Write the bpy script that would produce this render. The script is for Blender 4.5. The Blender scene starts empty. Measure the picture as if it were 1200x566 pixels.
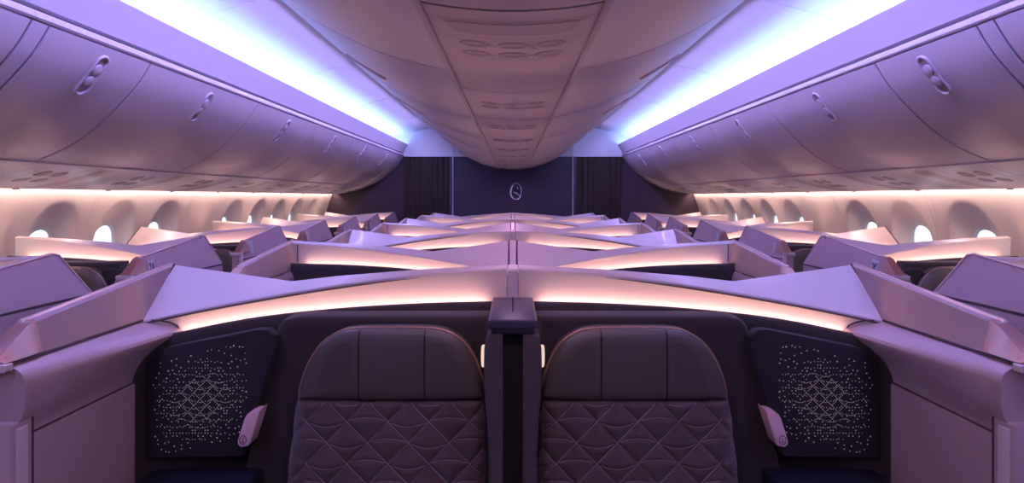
import bpy, bmesh, math, random
from mathutils import Vector

random.seed(7)
C = bpy.context.scene.collection
SC = bpy.context.scene

# ------------------------------------------------------------------ camera / light / exposure
CZ = 1.56                       # eye height
cam = bpy.data.objects.new('camera', bpy.data.cameras.new('camera'))
C.objects.link(cam)
cam.location = (0, 0, CZ)
cam.rotation_euler = (math.pi / 2, 0, 0)
cam.data.sensor_width = 36.0
cam.data.lens = 36.0 * 720 / 1200
cam.data.shift_y = -52.0 / 1200
cam.data.shift_x = -1.0 / 1200
cam.data.clip_start = 0.02
SC.camera = cam
SC.view_settings.view_transform = 'Standard'
SC.view_settings.look = 'None'
SC.view_settings.gamma = 1.0
SC.view_settings.use_curve_mapping = False
SC.view_settings.exposure = 0.20
SC.cycles.use_denoising = True
SC.cycles.max_bounces = 10
SC.cycles.diffuse_bounces = 6
SC.cycles.sample_clamp_indirect = 6.0

COVE = dict(color=(0.24, 0.44, 1.0), strength=30.0)      # blue violet LED in the ceiling coves
BIN_FILL = dict(color=(0.45, 0.36, 1.0), strength=84.0)   # violet fill strip, added out of view on top of the centre bins
SPOT = dict(color=(1.0, 0.54, 0.93), power=1.9)
ROW0_FILL = dict(color=(1.0, 0.60, 0.72), power=6.8)          # added unseen lamps, fill for the row the camera stands in          # SPOT: mauve reading lamps in the spine
WASH = dict(color=(1.0, 0.65, 0.54), strength=22.0)      # warm LED above the windows
SHELL = dict(color=(1.0, 0.58, 0.42), strength=18.0)     # warm LED along the suite shells
DAY = dict(color=(0.86, 0.92, 1.0), strength=1.5)

w = bpy.data.worlds.new('world')
SC.world = w
w.use_nodes = True
bg = w.node_tree.nodes['Background']
bg.inputs[0].default_value = (*DAY['color'], 1)
bg.inputs[1].default_value = DAY['strength']

# ------------------------------------------------------------------ materials
def mat(name, col, rough=0.5, metal=0.0, bump=0.0, scale=200.0, spec=0.5, coat=0.0, mottle=0.0, sheen=0.0):
    m = bpy.data.materials.new(name)
    m.use_nodes = True
    nt = m.node_tree
    b = nt.nodes['Principled BSDF']
    b.inputs['Base Color'].default_value = (*col, 1)
    b.inputs['Roughness'].default_value = rough
    b.inputs['Metallic'].default_value = metal
    b.inputs['Specular IOR Level'].default_value = spec
    b.inputs['Coat Weight'].default_value = coat
    b.inputs['Sheen Weight'].default_value = sheen
    tc = nt.nodes.new('ShaderNodeTexCoord')
    no = nt.nodes.new('ShaderNodeTexNoise')
    no.inputs['Scale'].default_value = scale
    no.inputs['Detail'].default_value = 3
    nt.links.new(tc.outputs['Object'], no.inputs['Vector'])
    if bump:
        bp = nt.nodes.new('ShaderNodeBump')
        bp.inputs['Strength'].default_value = bump
        bp.inputs['Distance'].default_value = 0.002
        nt.links.new(no.outputs['Fac'], bp.inputs['Height'])
        nt.links.new(bp.outputs['Normal'], b.inputs['Normal'])
    if mottle:
        mx = nt.nodes.new('ShaderNodeMix')
        mx.data_type = 'RGBA'
        mx.inputs[6].default_value = (*[c * (1 - mottle) for c in col], 1)
        mx.inputs[7].default_value = (*[min(1, c * (1 + mottle)) for c in col], 1)
        nt.links.new(no.outputs['Fac'], mx.inputs[0])
        nt.links.new(mx.outputs[2], b.inputs['Base Color'])
    return m

def emit(name, d):
    m = bpy.data.materials.new(name)
    m.use_nodes = True
    nt = m.node_tree
    nt.nodes.remove(nt.nodes['Principled BSDF'])
    e = nt.nodes.new('ShaderNodeEmission')
    e.inputs[0].default_value = (*d['color'], 1)
    e.inputs[1].default_value = d['strength']
    nt.links.new(e.outputs[0], nt.nodes['Material Output'].inputs[0])
    return m

M = {
    'ceil': mat('ceiling_white', (0.80, 0.78, 0.82), 0.45, bump=0.02, scale=60),
    'bin': mat('bin_plastic', (0.63, 0.58, 0.70), 0.32, bump=0.03, scale=400, mottle=0.02),
    'bin_dark': mat('bin_gap', (0.09, 0.06, 0.10), 0.6),
    'cbin': mat('centre_bin_plastic', (0.68, 0.60, 0.72), 0.30, bump=0.03, scale=400),
    'spine': mat('spine_plastic', (0.57, 0.46, 0.58), 0.35, bump=0.03, scale=400),
    'spine_dark': mat('spine_recess', (0.42, 0.33, 0.42), 0.35),
    'wall': mat('sidewall_plastic', (0.86, 0.79, 0.78), 0.5, bump=0.02, scale=120),
    'rim': mat('window_rim', (0.85, 0.85, 0.86), 0.35),
    'shell': mat('pearl_rose_shell', (0.62, 0.52, 0.55), 0.34, metal=0.10, coat=0.12, bump=0.05, scale=900, mottle=0.04),
    'wallp': mat('rose_leather_wall', (0.45, 0.32, 0.345), 0.42, metal=0.10, bump=0.22, scale=700, mottle=0.12),
    'trim': mat('rose_edge_trim', (0.90, 0.70, 0.67), 0.22, metal=0.4),
    'gold': mat('rose_gold', (0.62, 0.36, 0.32), 0.30, metal=0.85),
    'groove': mat('dark_groove', (0.07, 0.045, 0.06), 0.6),
    'fabric': mat('plum_fabric', (0.031, 0.019, 0.022), 0.9, bump=0.5, scale=900, mottle=0.35, sheen=0.2),
    'panel': mat('navy_side_fabric', (0.018, 0.014, 0.020), 0.85, bump=0.4, scale=900, mottle=0.3),
    'console': mat('navy_console', (0.016, 0.016, 0.032), 0.4),
    'leather': mat('charcoal_leather', (0.080, 0.064, 0.060), 0.46, bump=0.25, scale=700, mottle=0.08),
    'leather_perf': mat('perforated_leather', (0.068, 0.056, 0.053), 0.6, bump=0.5, scale=1100, mottle=0.2),
    'quilt': mat('aubergine_quilt', (0.088, 0.050, 0.060), 0.85, bump=0.5, scale=1000, mottle=0.3, sheen=0.25),
    'stitch': mat('stitch_thread', (0.32, 0.24, 0.28), 0.7),
    'piping': mat('bronze_piping', (0.40, 0.22, 0.15), 0.4, metal=0.3),
    'plate': mat('indigo_plate', (0.050, 0.042, 0.080), 0.30, metal=0.1),
    'slot': mat('black_slot', (0.004, 0.004, 0.005), 0.8),
    'handle': mat('pink_handle', (0.78, 0.50, 0.55), 0.38),
    'dot': mat('champagne_dot', (1.0, 0.97, 0.62), 0.4),
    'sign': mat('pale_sign', (0.50, 0.47, 0.47), 0.35),
    'bin_recess': mat('latch_recess', (0.40, 0.33, 0.42), 0.4),
    'pillar': mat('plum_pillar_fabric', (0.056, 0.042, 0.050), 0.9, bump=0.5, scale=900, mottle=0.3),
    'lamp': emit('reading_lamp_glow', dict(color=(1.0, 0.72, 0.62), strength=0.8)),
    'white': mat('white_lamp_plastic', (0.88, 0.80, 0.76), 0.25),
    'bulk': mat('purple_bulkhead', (0.056, 0.034, 0.062), 0.55, bump=0.04, scale=300),
    'bulk_c': mat('indigo_bulkhead', (0.050, 0.034, 0.074), 0.5, bump=0.04, scale=300),
    'curtain': mat('brown_curtain', (0.045, 0.030, 0.030), 0.85, bump=0.4, scale=500, mottle=0.2),
    'chrome': mat('silver_emblem', (0.75, 0.75, 0.85), 0.2, metal=1.0),
    'carpet': mat('aubergine_carpet', (0.05, 0.035, 0.06), 0.95, bump=0.6, scale=500, mottle=0.4),
    'nozzle': mat('nozzle_plastic', (0.34, 0.25, 0.33), 0.35),
    'led_halo': emit('halo_led', dict(color=(0.40, 0.34, 1.0), strength=5.0)),
    'led_cove': emit('cove_led', COVE),
    'led_fill': emit('bin_top_fill_led', BIN_FILL),
    'led_wash': emit('window_wash_led', WASH),
    'led_shell': emit('shell_led', SHELL),
}
gl = bpy.data.materials.new('window_glass')
gl.use_nodes = True
_nt = gl.node_tree
_nt.nodes.remove(_nt.nodes['Principled BSDF'])
_tr = _nt.nodes.new('ShaderNodeBsdfTransparent')
_tr.inputs[0].default_value = (0.95, 0.97, 1, 1)
_gs = _nt.nodes.new('ShaderNodeBsdfGlossy')
_gs.inputs['Roughness'].default_value = 0.03
_mx = _nt.nodes.new('ShaderNodeMixShader')
_mx.inputs[0].default_value = 0.06
_nt.links.new(_tr.outputs[0], _mx.inputs[1])
_nt.links.new(_gs.outputs[0], _mx.inputs[2])
_nt.links.new(_mx.outputs[0], _nt.nodes['Material Output'].inputs[0])
M['glass'] = gl

# ------------------------------------------------------------------ mesh helpers
class MB:
    """Collects shapes written for the left-hand side; m=-1 mirrors them to the right."""
    def __init__(s, m=1, off=(0, 0, 0)):
        s.v, s.f, s.m, s.off = [], [], m, off
    def pt(s, p):
        s.v.append((p[0] * s.m, p[1], p[2]))
        return len(s.v) - 1
    def grid(s, rows, closed=False, cap=False):
        ids = [[s.pt(p) for p in r] for r in rows]
        n = len(ids[0])
        for a, b in zip(ids, ids[1:]):
            for j in range(n if closed else n - 1):
                k = (j + 1) % n
                s.f.append((a[j], a[k], b[k], b[j]))
        if cap:
            s.f.append(tuple(ids[0]))
            s.f.append(tuple(reversed(ids[-1])))
        return s
    def extr(s, poly, y0, y1):                       # closed (x,z) polygon swept along y
        return s.grid([[(x, y0, z) for x, z in poly], [(x, y1, z) for x, z in poly]], True, True)
    def front(s, poly, y0, y1):                      # same thing, read as outline seen from the camera
        return s.extr(poly, y0, y1)
    def box(s, x0, x1, y0, y1, z0, z1, b=0.0):
        if b <= 0:
            return s.extr([(x0, z0), (x1, z0), (x1, z1), (x0, z1)], y0, y1)
        b = min(b, abs(x1 - x0) * .45, abs(y1 - y0) * .45, abs(z1 - z0) * .45)
        def ring(i, y):
            p = []
            for cx, cz, a0 in ((x1 - b, z1 - b, 0), (x0 + b, z1 - b, 90), (x0 + b, z0 + b, 180), (x1 - b, z0 + b, 270)):
                for k in range(4):
                    a = math.radians(a0 + k * 30)
                    p.append((cx + (b - i) * math.cos(a), y, cz + (b - i) * math.sin(a)))
            return p
        return s.grid([ring(b * .8, y0), ring(b * .25, y0 + b * .25), ring(0, y0 + b), ring(0, y1 - b), ring(b * .25, y1 - b * .25), ring(b * .8, y1)], True, True)
    def tube(s, pts, r, n=6, closed=False):
        pts = [Vector(p) for p in pts]
        L = len(pts)
        rings = []
        up = Vector((0.13, 0.27, 0.95))
        for i, p in enumerate(pts):
            a = pts[(i - 1) % L] if (closed or i) else p
            b = pts[(i + 1) % L] if (closed or i < L - 1) else p
            t = (b - a)
            t = t.normalized() if t.length > 1e-9 else Vector((0, 1, 0))
            u = t.cross(up)
            if u.length < 1e-3:
                u = t.cross(Vector((1, 0, 0)))
            u.normalize()
            vv = u.cross(t).normalized()
            rr = r[i] if isinstance(r, (list, tuple)) else r
            rings.append([tuple(p + u * rr * math.cos(q * 2 * math.pi / n) + vv * rr * math.sin(q * 2 * math.pi / n)) for q in range(n)])
        if closed:
            rings.append(rings[0])
            return s.grid(rings, True)
        return s.grid(rings, True, True)
    def build(s, name, m, parent=None, ang=35, smooth=True):
        me = bpy.data.meshes.new(name)
        ox, oy, oz = s.off
        ox *= s.m
        me.from_pydata([(x - ox, y - oy, z - oz) for x, y, z in s.v], [], s.f)
        bm = bmesh.new()
        bm.from_mesh(me)
        bmesh.ops.remove_doubles(bm, verts=bm.verts, dist=1e-5)
        bmesh.ops.recalc_face_normals(bm, faces=bm.faces)
        bm.to_mesh(me)
        bm.free()
        if smooth:
            me.polygons.foreach_set('use_smooth', [True] * len(me.polygons))
            me.set_sharp_from_angle(angle=math.radians(ang))
        me.materials.append(M[m])
        o = bpy.data.objects.new(name, me)
        C.objects.link(o)
        if parent:
            o.parent = parent
        return o

def tag(o, label, cat, group=None):
    o['label'] = label
    o['category'] = cat
    if group:
        o['group'] = group
    return o

def struct(o):
    o['kind'] = 'structure'
    return o

def thing(name, loc, label, cat, group=None):
    o = bpy.data.objects.new(name, None)
    C.objects.link(o)
    o.empty_display_size = 0.1
    o.location = loc
    return tag(o, label, cat, group)

def copy_tree(o, parent=None):
    c = o.copy()
    C.objects.link(c)
    if parent:
        c.parent = parent
    for ch in list(o.children):
        copy_tree(ch, c)
    return c

def lerp(tab, x):
    if x <= tab[0][0]:
        return tab[0][1]
    for (a, b), (c, d) in zip(tab, tab[1:]):
        if x <= c:
            return b + (d - b) * (x - a) / (c - a)
    return tab[-1][1]

def smooth_curve(pts, n=4):
    """Catmull-Rom through 2-D or 3-D points."""
    out = []
    P = [pts[0]] + list(pts) + [pts[-1]]
    for i in range(1, len(P) - 2):
        a, b, c, d = P[i - 1:i + 3]
        for k in range(n):
            t = k / n
            out.append(tuple(0.5 * (2 * q + (r - p) * t + (2 * p - 5 * q + 4 * r - s_) * t * t + (3 * q - p - 3 * r + s_) * t ** 3)
                             for p, q, r, s_ in zip(a, b, c, d)))
    out.append(tuple(pts[-1]))
    return out

SIDE = {1: 'left', -1: 'right'}
Y0, Y1 = -2.6, 9.42            # cabin from behind the camera to the bulkhead
ORD = ['first', 'second', 'third', 'fourth', 'fifth', 'sixth', 'seventh', 'eighth', 'ninth', 'tenth', 'eleventh']

# ================================================================== THE ROOM
mb = MB()
mb.box(-2.95, 2.95, Y0, Y1 + .1, -0.05, 0.0)
struct(mb.build('floor', 'carpet'))

# ---- ceiling: two coved vaults that meet above the centre bins
cp = smooth_curve([(-1.95, 2.36), (-1.86, 2.43), (-1.76, 2.478), (-1.65, 2.515), (-1.50, 2.558), (-1.36, 2.595), (-1.20, 2.630), (-0.9, 2.66), (0, 2.68)], 4)
mb = MB()
prof = cp + [(-x, z) for x, z in reversed(cp[:-1])]
mb.grid([[(x, Y0, z) for x, z in prof], [(x, Y1 + .1, z) for x, z in prof],
         ], False)
mb.grid([[(x, Y0, z + .03) for x, z in prof], [(x, Y1 + .1, z + .03) for x, z in prof]], False)
struct(mb.build('ceiling', 'ceil'))
tn = [0]
def trim(mb, m, ang=35):
    tn[0] += 1
    return struct(mb.build('trim_%d' % tn[0], m, ang=ang))

for m in (1, -1):
    for D in (1.62, 3.25, 4.88, 6.5, 8.1):
        mb = MB(m)
        q = [(x, z - .004) for x, z in cp if -1.88 < x < -1.0]
        mb.grid([[(x, D - .007, z + .004) for x, z in q], [(x, D - .004, z) for x, z in q], [(x, D + .004, z) for x, z in q], [(x, D + .007, z + .004) for x, z in q]])
        trim(mb, 'ceil')

# ---- side walls with sculpted window reveals
WP = [(0.0, 2.86), (0.25, 2.88), (0.60, 2.90), (0.90, 2.905), (1.15, 2.895), (1.31, 2.865), (1.42, 2.835), (1.53, 2.795), (1.66, 2.745)]
def wx(z):
    return -lerp(WP, z)
PITCH = 0.607
WIN = [3.215 + PITCH * k for k in (-1, 0, 1, 2, 3, 5, 6, 7, 8, 9)]
ZL, ZH = 0.80, 1.64
def ell(a, cy, cz, ry, rz, e):
    c, s_ = math.cos(a), math.sin(a)
    return cy + ry * math.copysign(abs(c) ** e, c), cz + rz * math.copysign(abs(s_) ** e, s_)

wn = 0
for m in (1, -1):
    mb = MB(m)
    tiles = [(y - PITCH / 2, y + PITCH / 2) for y in WIN]
    # plain stretches
    edges = [(Y0, tiles[0][0]), (tiles[4][1], tiles[5][0]), (tiles[-1][1], Y1)]
    zz = [ZL + (ZH - ZL) * i / 12 for i in range(13)]
    for a, b in edges:
        mb.grid([[(wx(z), a, z) for z in zz], [(wx(z), b, z) for z in zz]])
    zl = [0, .25, .6, .8]
    mb.grid([[(wx(z), Y0, z) for z in zl], [(wx(z), Y1, z) for z in zl]])
    for yc in WIN:
        N = 64
        angs = [2 * math.pi * i / N for i in range(N)]
        zc, ry, rz = 1.185, 0.225, 0.350
        wz, wy_, wzr = 1.142, 0.142, 0.232
        rows = []
        # rectangle boundary, two blend rings, recess rim, reveal rings, window aperture
        def rect(a):
            c, s_ = math.cos(a), math.sin(a)
            hy = PITCH / 2
            t = min(hy / abs(c) if abs(c) > 1e-9 else 1e9, ((ZH - zc) if s_ > 0 else (zc - ZL)) / abs(s_) if abs(s_) > 1e-9 else 1e9)
            return yc + c * t, zc + s_ * t
        # snap four samples onto the corners
        corner = {}
        for cy, cz in ((PITCH / 2, ZH - zc), (-PITCH / 2, ZH - zc), (-PITCH / 2, ZL - zc), (PITCH / 2, ZL - zc)):
            a = math.atan2(cz, cy) % (2 * math.pi)
            corner[min(range(N), key=lambda i: abs(angs[i] - a))] = (yc + cy, zc + cz)
        r0 = [corner.get(i, rect(a)) for i, a in enumerate(angs)]
        r1 = [ell(a, yc, zc, ry + .012, rz + .012, .86) for a in angs]
        for t in (0, .33, .66, 1):
            row = []
            for (a, b), (c, d) in zip(r0, r1):
                y, z = a + (c - a) * t, b + (d - b) * t
                row.append((wx(z), y, z))
            rows.append(row)
        for t, dx in ((0.03, .002), (.10, .008), (.3, .026), (.55, .047), (.8, .064), (.93, .071), (1.0, .076)):
            row = []
            for a in angs:
                y, z = ell(a, yc, zc + (wz - zc) * t, ry + (wy_ - ry) * t, rz + (wzr - rz) * t, .86)
                row.append((wx(z) - dx, y, z))
            rows.append(row)
        mb.grid(rows, True)
    struct(mb.build('wall_%s' % SIDE[m], 'wall', ang=50))
    for yc in WIN:
        wn += 1
        mb = MB(m, (-3.02, yc, 1.142))
        for (ra, rb, xa, xb) in (((.146, .236), (.134, .224), .074, .082), ((.134, .224), (.124, .214), .082, .096)):
            ring = []
            for (rr, dx) in ((ra, xa), (rb, xa + .004), (rb, xb)):
                ring.append([(wx(z) - dx, y, z) for y, z in (ell(2 * math.pi * i / 48, yc, 1.142, rr[0], rr[1], .86) for i in range(48))])
            mb.grid(ring, True)
        wo = struct(mb.build('window_%d' % wn, 'rim', ang=50))
        wo.location = (-3.02 * m, yc, 1.142)
        mb = MB(m, (-3.02, yc, 1.142))
        ids = []
        for dx in (.088, .094):
            ids.append([(wx(z) - dx, y, z) for y, z in (ell(2 * math.pi * i / 48, yc, 1.142, .13, .22, .86) for i in range(48))])
        mb.grid(ids, True, True)
        mb.build('window_pane', 'glass', wo)
    # vertical joints of the lining
    for D in (2.93, 4.13, 5.34, 5.95, 7.16, 8.37, 9.0):
        mb = MB(m)
        q = [(wx(z), z) for z in [ZL + (ZH - ZL) * i / 10 for i in range(11)]]
        for d in (-.022, .022):
            mb.grid([[(x + .0005, D + d - .008, z) for x, z in q], [(x + .003, D + d - .003, z) for x, z in q], [(x + .003, D + d + .003, z) for x, z in q], [(x + .0005, D + d + .008, z) for x, z in q]])
        trim(mb, 'wall')

# ---- valance below the cove
vp = [(-1.668, 2.232), (-1.655, 2.262), (-1.628, 2.312), (-1.606, 2.350), (-1.600, 2.360), (-1.606, 2.366), (-1.614, 2.362), (-1.640, 2.318), (-1.672, 2.262), (-1.72, 2.262), (-1.72, 2.232)]
for m in (1, -1):
    mb = MB(m)
    mb.extr(vp, Y0, Y1 - .03)
    trim(mb, 'bin')
    mb = MB(m)          # back of the cove, closes the gap to the ceiling
    mb.grid([[(-1.70, Y0, 2.255), (-1.95, Y0, 2.36)], [(-1.70, Y1, 2.255), (-1.95, Y1, 2.36)]])
    trim(mb, 'ceil')

# ---- far bulkhead
mb = MB()
mb.box(-0.915, 0.915, Y1, Y1 + .05, 0, 2.182)
struct(mb.build('wall_back', 'bulk_c'))
for m in (1, -1):
    mb = MB(m)
    mb.box(-2.95, -1.66, Y1 - .005, Y1 + .05, 0, 2.182)
    trim(mb, 'bulk')
    mb = MB(m)
    mb.box(-1.66, -0.915, Y1 + .04, Y1 + .06, 0, 2.182)
    trim(mb, 'bulk')
    mb = MB(m)
    mb.box(-0.925, -0.912, Y1 - .035, Y1 - .001, 0, 2.46, .003)
    trim(mb, 'ceil')
    mb = MB(m)
    mb.box(-0.985, -0.927, Y1 - .02, Y1 - .002, 0, 2.182, .004)
    trim(mb, 'bulk_c')
mb = MB()
mb.box(-2.95, 2.95, Y1 - .012, Y1 + .05, 2.184, 2.70)
trim(mb, 'ceil')
mb = MB()
mb.box(-1.70, 1.70, Y1 - .03, Y1 - .013, 2.178, 2.196, .004)
trim(mb, 'ceil')
mb = MB()
mb.box(-2.95, 2.95, Y0 - .05, Y0, 0, 2.70)
struct(mb.build('wall_front', 'bulk'))

# ================================================================== LAMPS OF THE ROOM
for m in (1, -1):
    s_ = SIDE[m]
    o = thing('cove_light', (-1.665 * m, 3.4, 2.30), 'blue-white LED cove strip along the %s edge of the ceiling' % s_, 'light', 'ceiling cove lights')
    mb = MB(m, (-1.665, 3.4, 2.30))
    mb.extr([(-1.705, 2.262), (-1.655, 2.262), (-1.640, 2.290), (-1.650, 2.296), (-1.69, 2.28)], Y0 + .05, Y1 - .06)
    mb.build('light_channel', 'ceil', o)
    mb = MB(m, (-1.665, 3.4, 2.30))
    mb.extr([(-1.684, 2.284), (-1.652, 2.2975), (-1.654, 2.3035), (-1.686, 2.290)], Y0 + .06, Y1 - .07)
    mb.build('led_strip', 'led_cove', o)
    o = thing('window_wash_light', (-2.72 * m, 3.4, 1.62), 'warm LED line washing down the %s window wall' % s_, 'light', 'sidewall wash lights')
    mb = MB(m, (-2.72, 3.4, 1.62))
    mb.extr([(-2.742, 1.636), (-2.700, 1.636), (-2.700, 1.655), (-2.742, 1.655)], Y0 + .05, Y1 - .02)
    mb.build('light_channel', 'wall', o)
    mb = MB(m, (-2.72, 3.4, 1.62))
    mb.extr([(-2.737, 1.631), (-2.705, 1.631), (-2.705, 1.635), (-2.737, 1.635)], Y0 + .06, Y1 - .03)
    mb.build('led_strip', 'led_wash', o)

for m in (1, -1):  # hidden strips, added to throw violet light on side bins and suites
    o = thing('bin_top_fill', (-1.16 * m, 3.4, 2.56), 'added hidden violet LED strip along the top %s edge of the centre bins' % SIDE[m], 'light', 'centre bin fill lights')
    mb = MB(m, (-1.16, 3.4, 2.56))
    mb.extr([(-1.145, 2.551), (-1.147, 2.555), (-1.1685, 2.5745), (-1.1765, 2.5668), (-1.1785, 2.5685), (-1.180, 2.592), (-1.150, 2.572)], Y0 + .05, Y1 - .06)
    mb.build('light_channel', 'ceil', o)
    mb = MB(m, (-1.16, 3.4, 2.56))
    mb.extr([(-1.1485, 2.5525), (-1.1675, 2.5725), (-1.1665, 2.5735), (-1.1475, 2.5535)], Y0 + .06, Y1 - .55)
    mb.build('led_strip', 'led_fill', o)

# ================================================================== OVERHEAD BINS
BP = smooth_curve([(-1.672, 2.176), (-1.715, 2.105), (-1.762, 2.043), (-1.850, 1.950), (-1.940, 1.870), (-2.05, 1.795), (-2.19, 1.732)], 4)

def offset_curve(c, d):
    out = []
    for i, p in enumerate(c):
        a, b = c[max(i - 1, 0)], c[min(i + 1, len(c) - 1)]
        tx, tz = b[0] - a[0], b[1] - a[1]
        l = math.hypot(tx, tz)
        out.append((p[0] + tz / l * d, p[1] - tx / l * d))      # +d = outboard for the side bins, towards the aisle for the centre bins
    return out

def at_len(c, s_):
    acc = 0
    for a, b in zip(c, c[1:]):
        l = math.hypot(b[0] - a[0], b[1] - a[1])
        if acc + l >= s_:
            t = (s_ - acc) / l
            return (a[0] + (b[0] - a[0]) * t, a[1] + (b[1] - a[1]) * t), ((b[0] - a[0]) / l, (b[1] - a[1]) / l)
        acc += l
    return c[-1], ((c[-1][0] - c[-2][0]) / l, (c[-1][1] - c[-2][1]) / l)

def latch(parent, m, off, curve, s0, D, ln, wd, sgn, mt, mtd):
    """pill-shaped latch lying on a curved door: rim, recess, two round buttons"""
    def P(u, v, h):                       # u along the curve from latch centre, v along the cabin, h off the surface
        (x, z), (tx, tz) = at_len(curve, s0 + u)
        return (x + sgn * tz * h, D + v, z - sgn * tx * h)
    def pill(k, grow=0.0):
        r = wd / 2 + grow
        L = ln / 2 - wd / 2
        pts = []
        for i in range(k):
            a = math.pi * i / (k - 1)
            pts.append((L + r * math.sin(a), r * math.cos(a)))
        for i in range(k):
            a = math.pi + math.pi * i / (k - 1)
            pts.append((-L + r * math.sin(a), r * math.cos(a)))
        return pts
    rows = []
    for g, h in ((.008, .0005), (.005, .008), (-.001, .009), (-.006, .004), (-.007, .001)):
        rows.append([P(u, v, h) for u, v in pill(9, g)])
    a = MB(m, off)
    a.grid(rows, True)
    lt = a.build('latch', mt, parent, ang=60)
    a = MB(m, off)
    a.grid([[P(u, v, .0012) for u, v in pill(9, -.005)], [P(u * .5, v * .3, .0012) for u, v in pill(9, -.005)]], True, True)
    a.build('latch_recess', mtd, lt)
    for du in (-ln * .17, ln * .13):
        a = MB(m, off)
        r = wd * .40
        a.grid([[P(du + q * r * math.sin(2 * math.pi * i / 20), q * r * math.cos(2 * math.pi * i / 20), h) for i in range(20)] for q, h in ((1, .001), (.95, .007), (.6, .009), (.15, .0095))], True, True)
        a.build('latch_button', mt, lt, ang=60)

BB = [-1.52, -.30, .92, 2.14, 2.22, 2.84, 4.04, 5.25, 6.46, 7.67, 8.88, 9.40]
def make_bin(m, y0, y1, label, filler, tail=False):
    yc = (y0 + y1) / 2
    o = thing('bin_filler_panel' if filler else 'overhead_bin', (-2.0 * m, yc, 1.72), label, 'panel' if filler else 'overhead bin', None if filler else 'overhead bins on the %s' % SIDE[m])
    off = (-2.0, yc, 1.72)
    inner = offset_curve(BP, .016)
    a = MB(m, off)
    a.extr(inner + [(-2.25, 1.76), (-2.5, 1.75), (-2.5, 2.22), (-1.70, 2.22), (-1.70, 2.19)], y0, y1)
    a.build('bin_body', 'bin_dark', o)
    a = MB(m, off)          # top trim strip
    a.extr([(-1.668, 2.184), (-1.662, 2.190), (-1.662, 2.208), (-1.668, 2.214), (-1.71, 2.214), (-1.71, 2.184)], y0 + .001, y1 - .001)
    a.build('top_trim', 'bin', o)
    g = .005
    ya, yb = y0 + g, y1 - g
    rows = []
    lip = BP + [(-2.205, 1.727), (-2.215, 1.731), (-2.213, 1.742)]
    inn = offset_curve(BP, .014)
    loop = lip + list(reversed(inn))
    sh = offset_curve(BP, .004) + [(-2.203, 1.731), (-2.212, 1.734), (-2.211, 1.742)]
    rows = [[(x, ya, z) for x, z in sh + list(reversed(inn))], [(x, ya + .004, z) for x, z in loop], [(x, yb - .004, z) for x, z in loop], [(x, yb, z) for x, z in sh + list(reversed(inn))]]
    a = MB(m, off)
    a.grid(rows, True, True)
    d = a.build('door', 'bin', o, ang=28)
    if not filler and y1 - y0 > .55:
        latch(d, m, off, BP, .135, (yc + .01 if y1 - y0 > .8 else yc + .02), .19, .062, -1, 'bin', 'bin_recess')
    return o

for m in (1, -1):
    k = 0
    for i, (y0, y1) in enumerate(zip(BB, BB[1:])):
        if i < 2:
            continue
        if i == 3:
            make_bin(m, y0, y1, 'narrow lavender filler panel between two %s overhead bins' % SIDE[m], True)
            continue
        if i == len(BB) - 2:
            make_bin(m, y0, y1, 'short end panel of the %s overhead bins beside the far bulkhead' % SIDE[m], True)
            continue
        pos = ORD[k]
        ex = {0: 'cut off at photo edge, before the narrow filler panel', 1: 'short one just past the narrow filler panel'}.get(k, '%s one counted from the camera' % pos)
        make_bin(m, y0, y1, 'lavender overhead bin on the %s, %s' % (SIDE[m], ex), False)
        k += 1

# bins behind the camera: only the front skin, part of the room
for m in (1, -1):
    mb = MB(m)
    mb.extr(BP + [(-2.5, 1.75), (-2.5, 2.22), (-1.668, 2.22)], Y0, .92)
    trim(mb, 'bin')

# ---- service panels under the side bins
SP = smooth_curve([(-2.205, 1.718), (-2.31, 1.680), (-2.43, 1.650), (-2.58, 1.622), (-2.690, 1.606)], 4)
def spz(x):
    for (a, b), (c, d) in zip(SP, SP[1:]):
        if c <= x <= a:
            return b + (d - b) * (a - x) / (a - c)
    return SP[-1][1]
def oval(a, cx, cy, rx, ry, sk=0.0, h=.003, surf=spz):
    rows = []
    for q, hh in ((1.0, .0), (.92, h), (.72, h), (.62, h * .2), (.1, h * .2)):
        rows.append([(cx + q * rx * math.cos(t), cy + q * ry * math.sin(t) + sk * rx * math.cos(t) * q, surf(cx + q * rx * math.cos(t)) - hh) for t in [2 * math.pi * i / 20 for i in range(20)]])
    a.grid(rows, True, True)
    return a

def make_psu(m, y0, L, label):
    off = (-2.45, y0, 1.65)
    o = thing('service_panel', (-2.45 * m, y0, 1.65), label, 'service panel', 'service panels under the %s bins' % SIDE[m])
    a = MB(m, off)
    up = [(x, z + .012) for x, z in SP]
    a.extr(SP + list(reversed(up)), y0 + .001, y0 + L - .001)
    a.build('panel', 'bin', o)
    for dx, dy in ((-2.325, .06), (-2.325, .17), (-2.445, .08), (-2.445, .19)):
        a = MB(m, off)
        oval(a, dx, y0 + .12 + dy, .042, .038)
        a.build('air_nozzle', 'nozzle', o, ang=60)
    a = MB(m, off)         # shallow slot of the mask door
    q = [x for x in (-2.24, -2.31, -2.4, -2.5, -2.6, -2.66)]
    a.grid([[(x, y0 + .47, spz(x) - .0005) for x in q], [(x, y0 + .49, spz(x) - .004) for x in q], [(x, y0 + .57, spz(x) - .004) for x in q], [(x, y0 + .59, spz(x) - .0005) for x in q]])
    a.build('mask_door', 'spine_dark', o)
    for dy in (.02, .09, .38, .44, .68):
        a = MB(m, off)
        a.grid([[(x, y0 + dy, spz(x) - .0008) for x in q], [(x, y0 + dy + .007, spz(x) - .0008) for x in q]])
        a.build('joint', 'nozzle', o)
    a = MB(m, off)
    a.box(-2.692, -2.672, y0 + .44, y0 + .47, 1.600, 1.612, .003)
    a.build('clip', 'nozzle', o)
    return o
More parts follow.
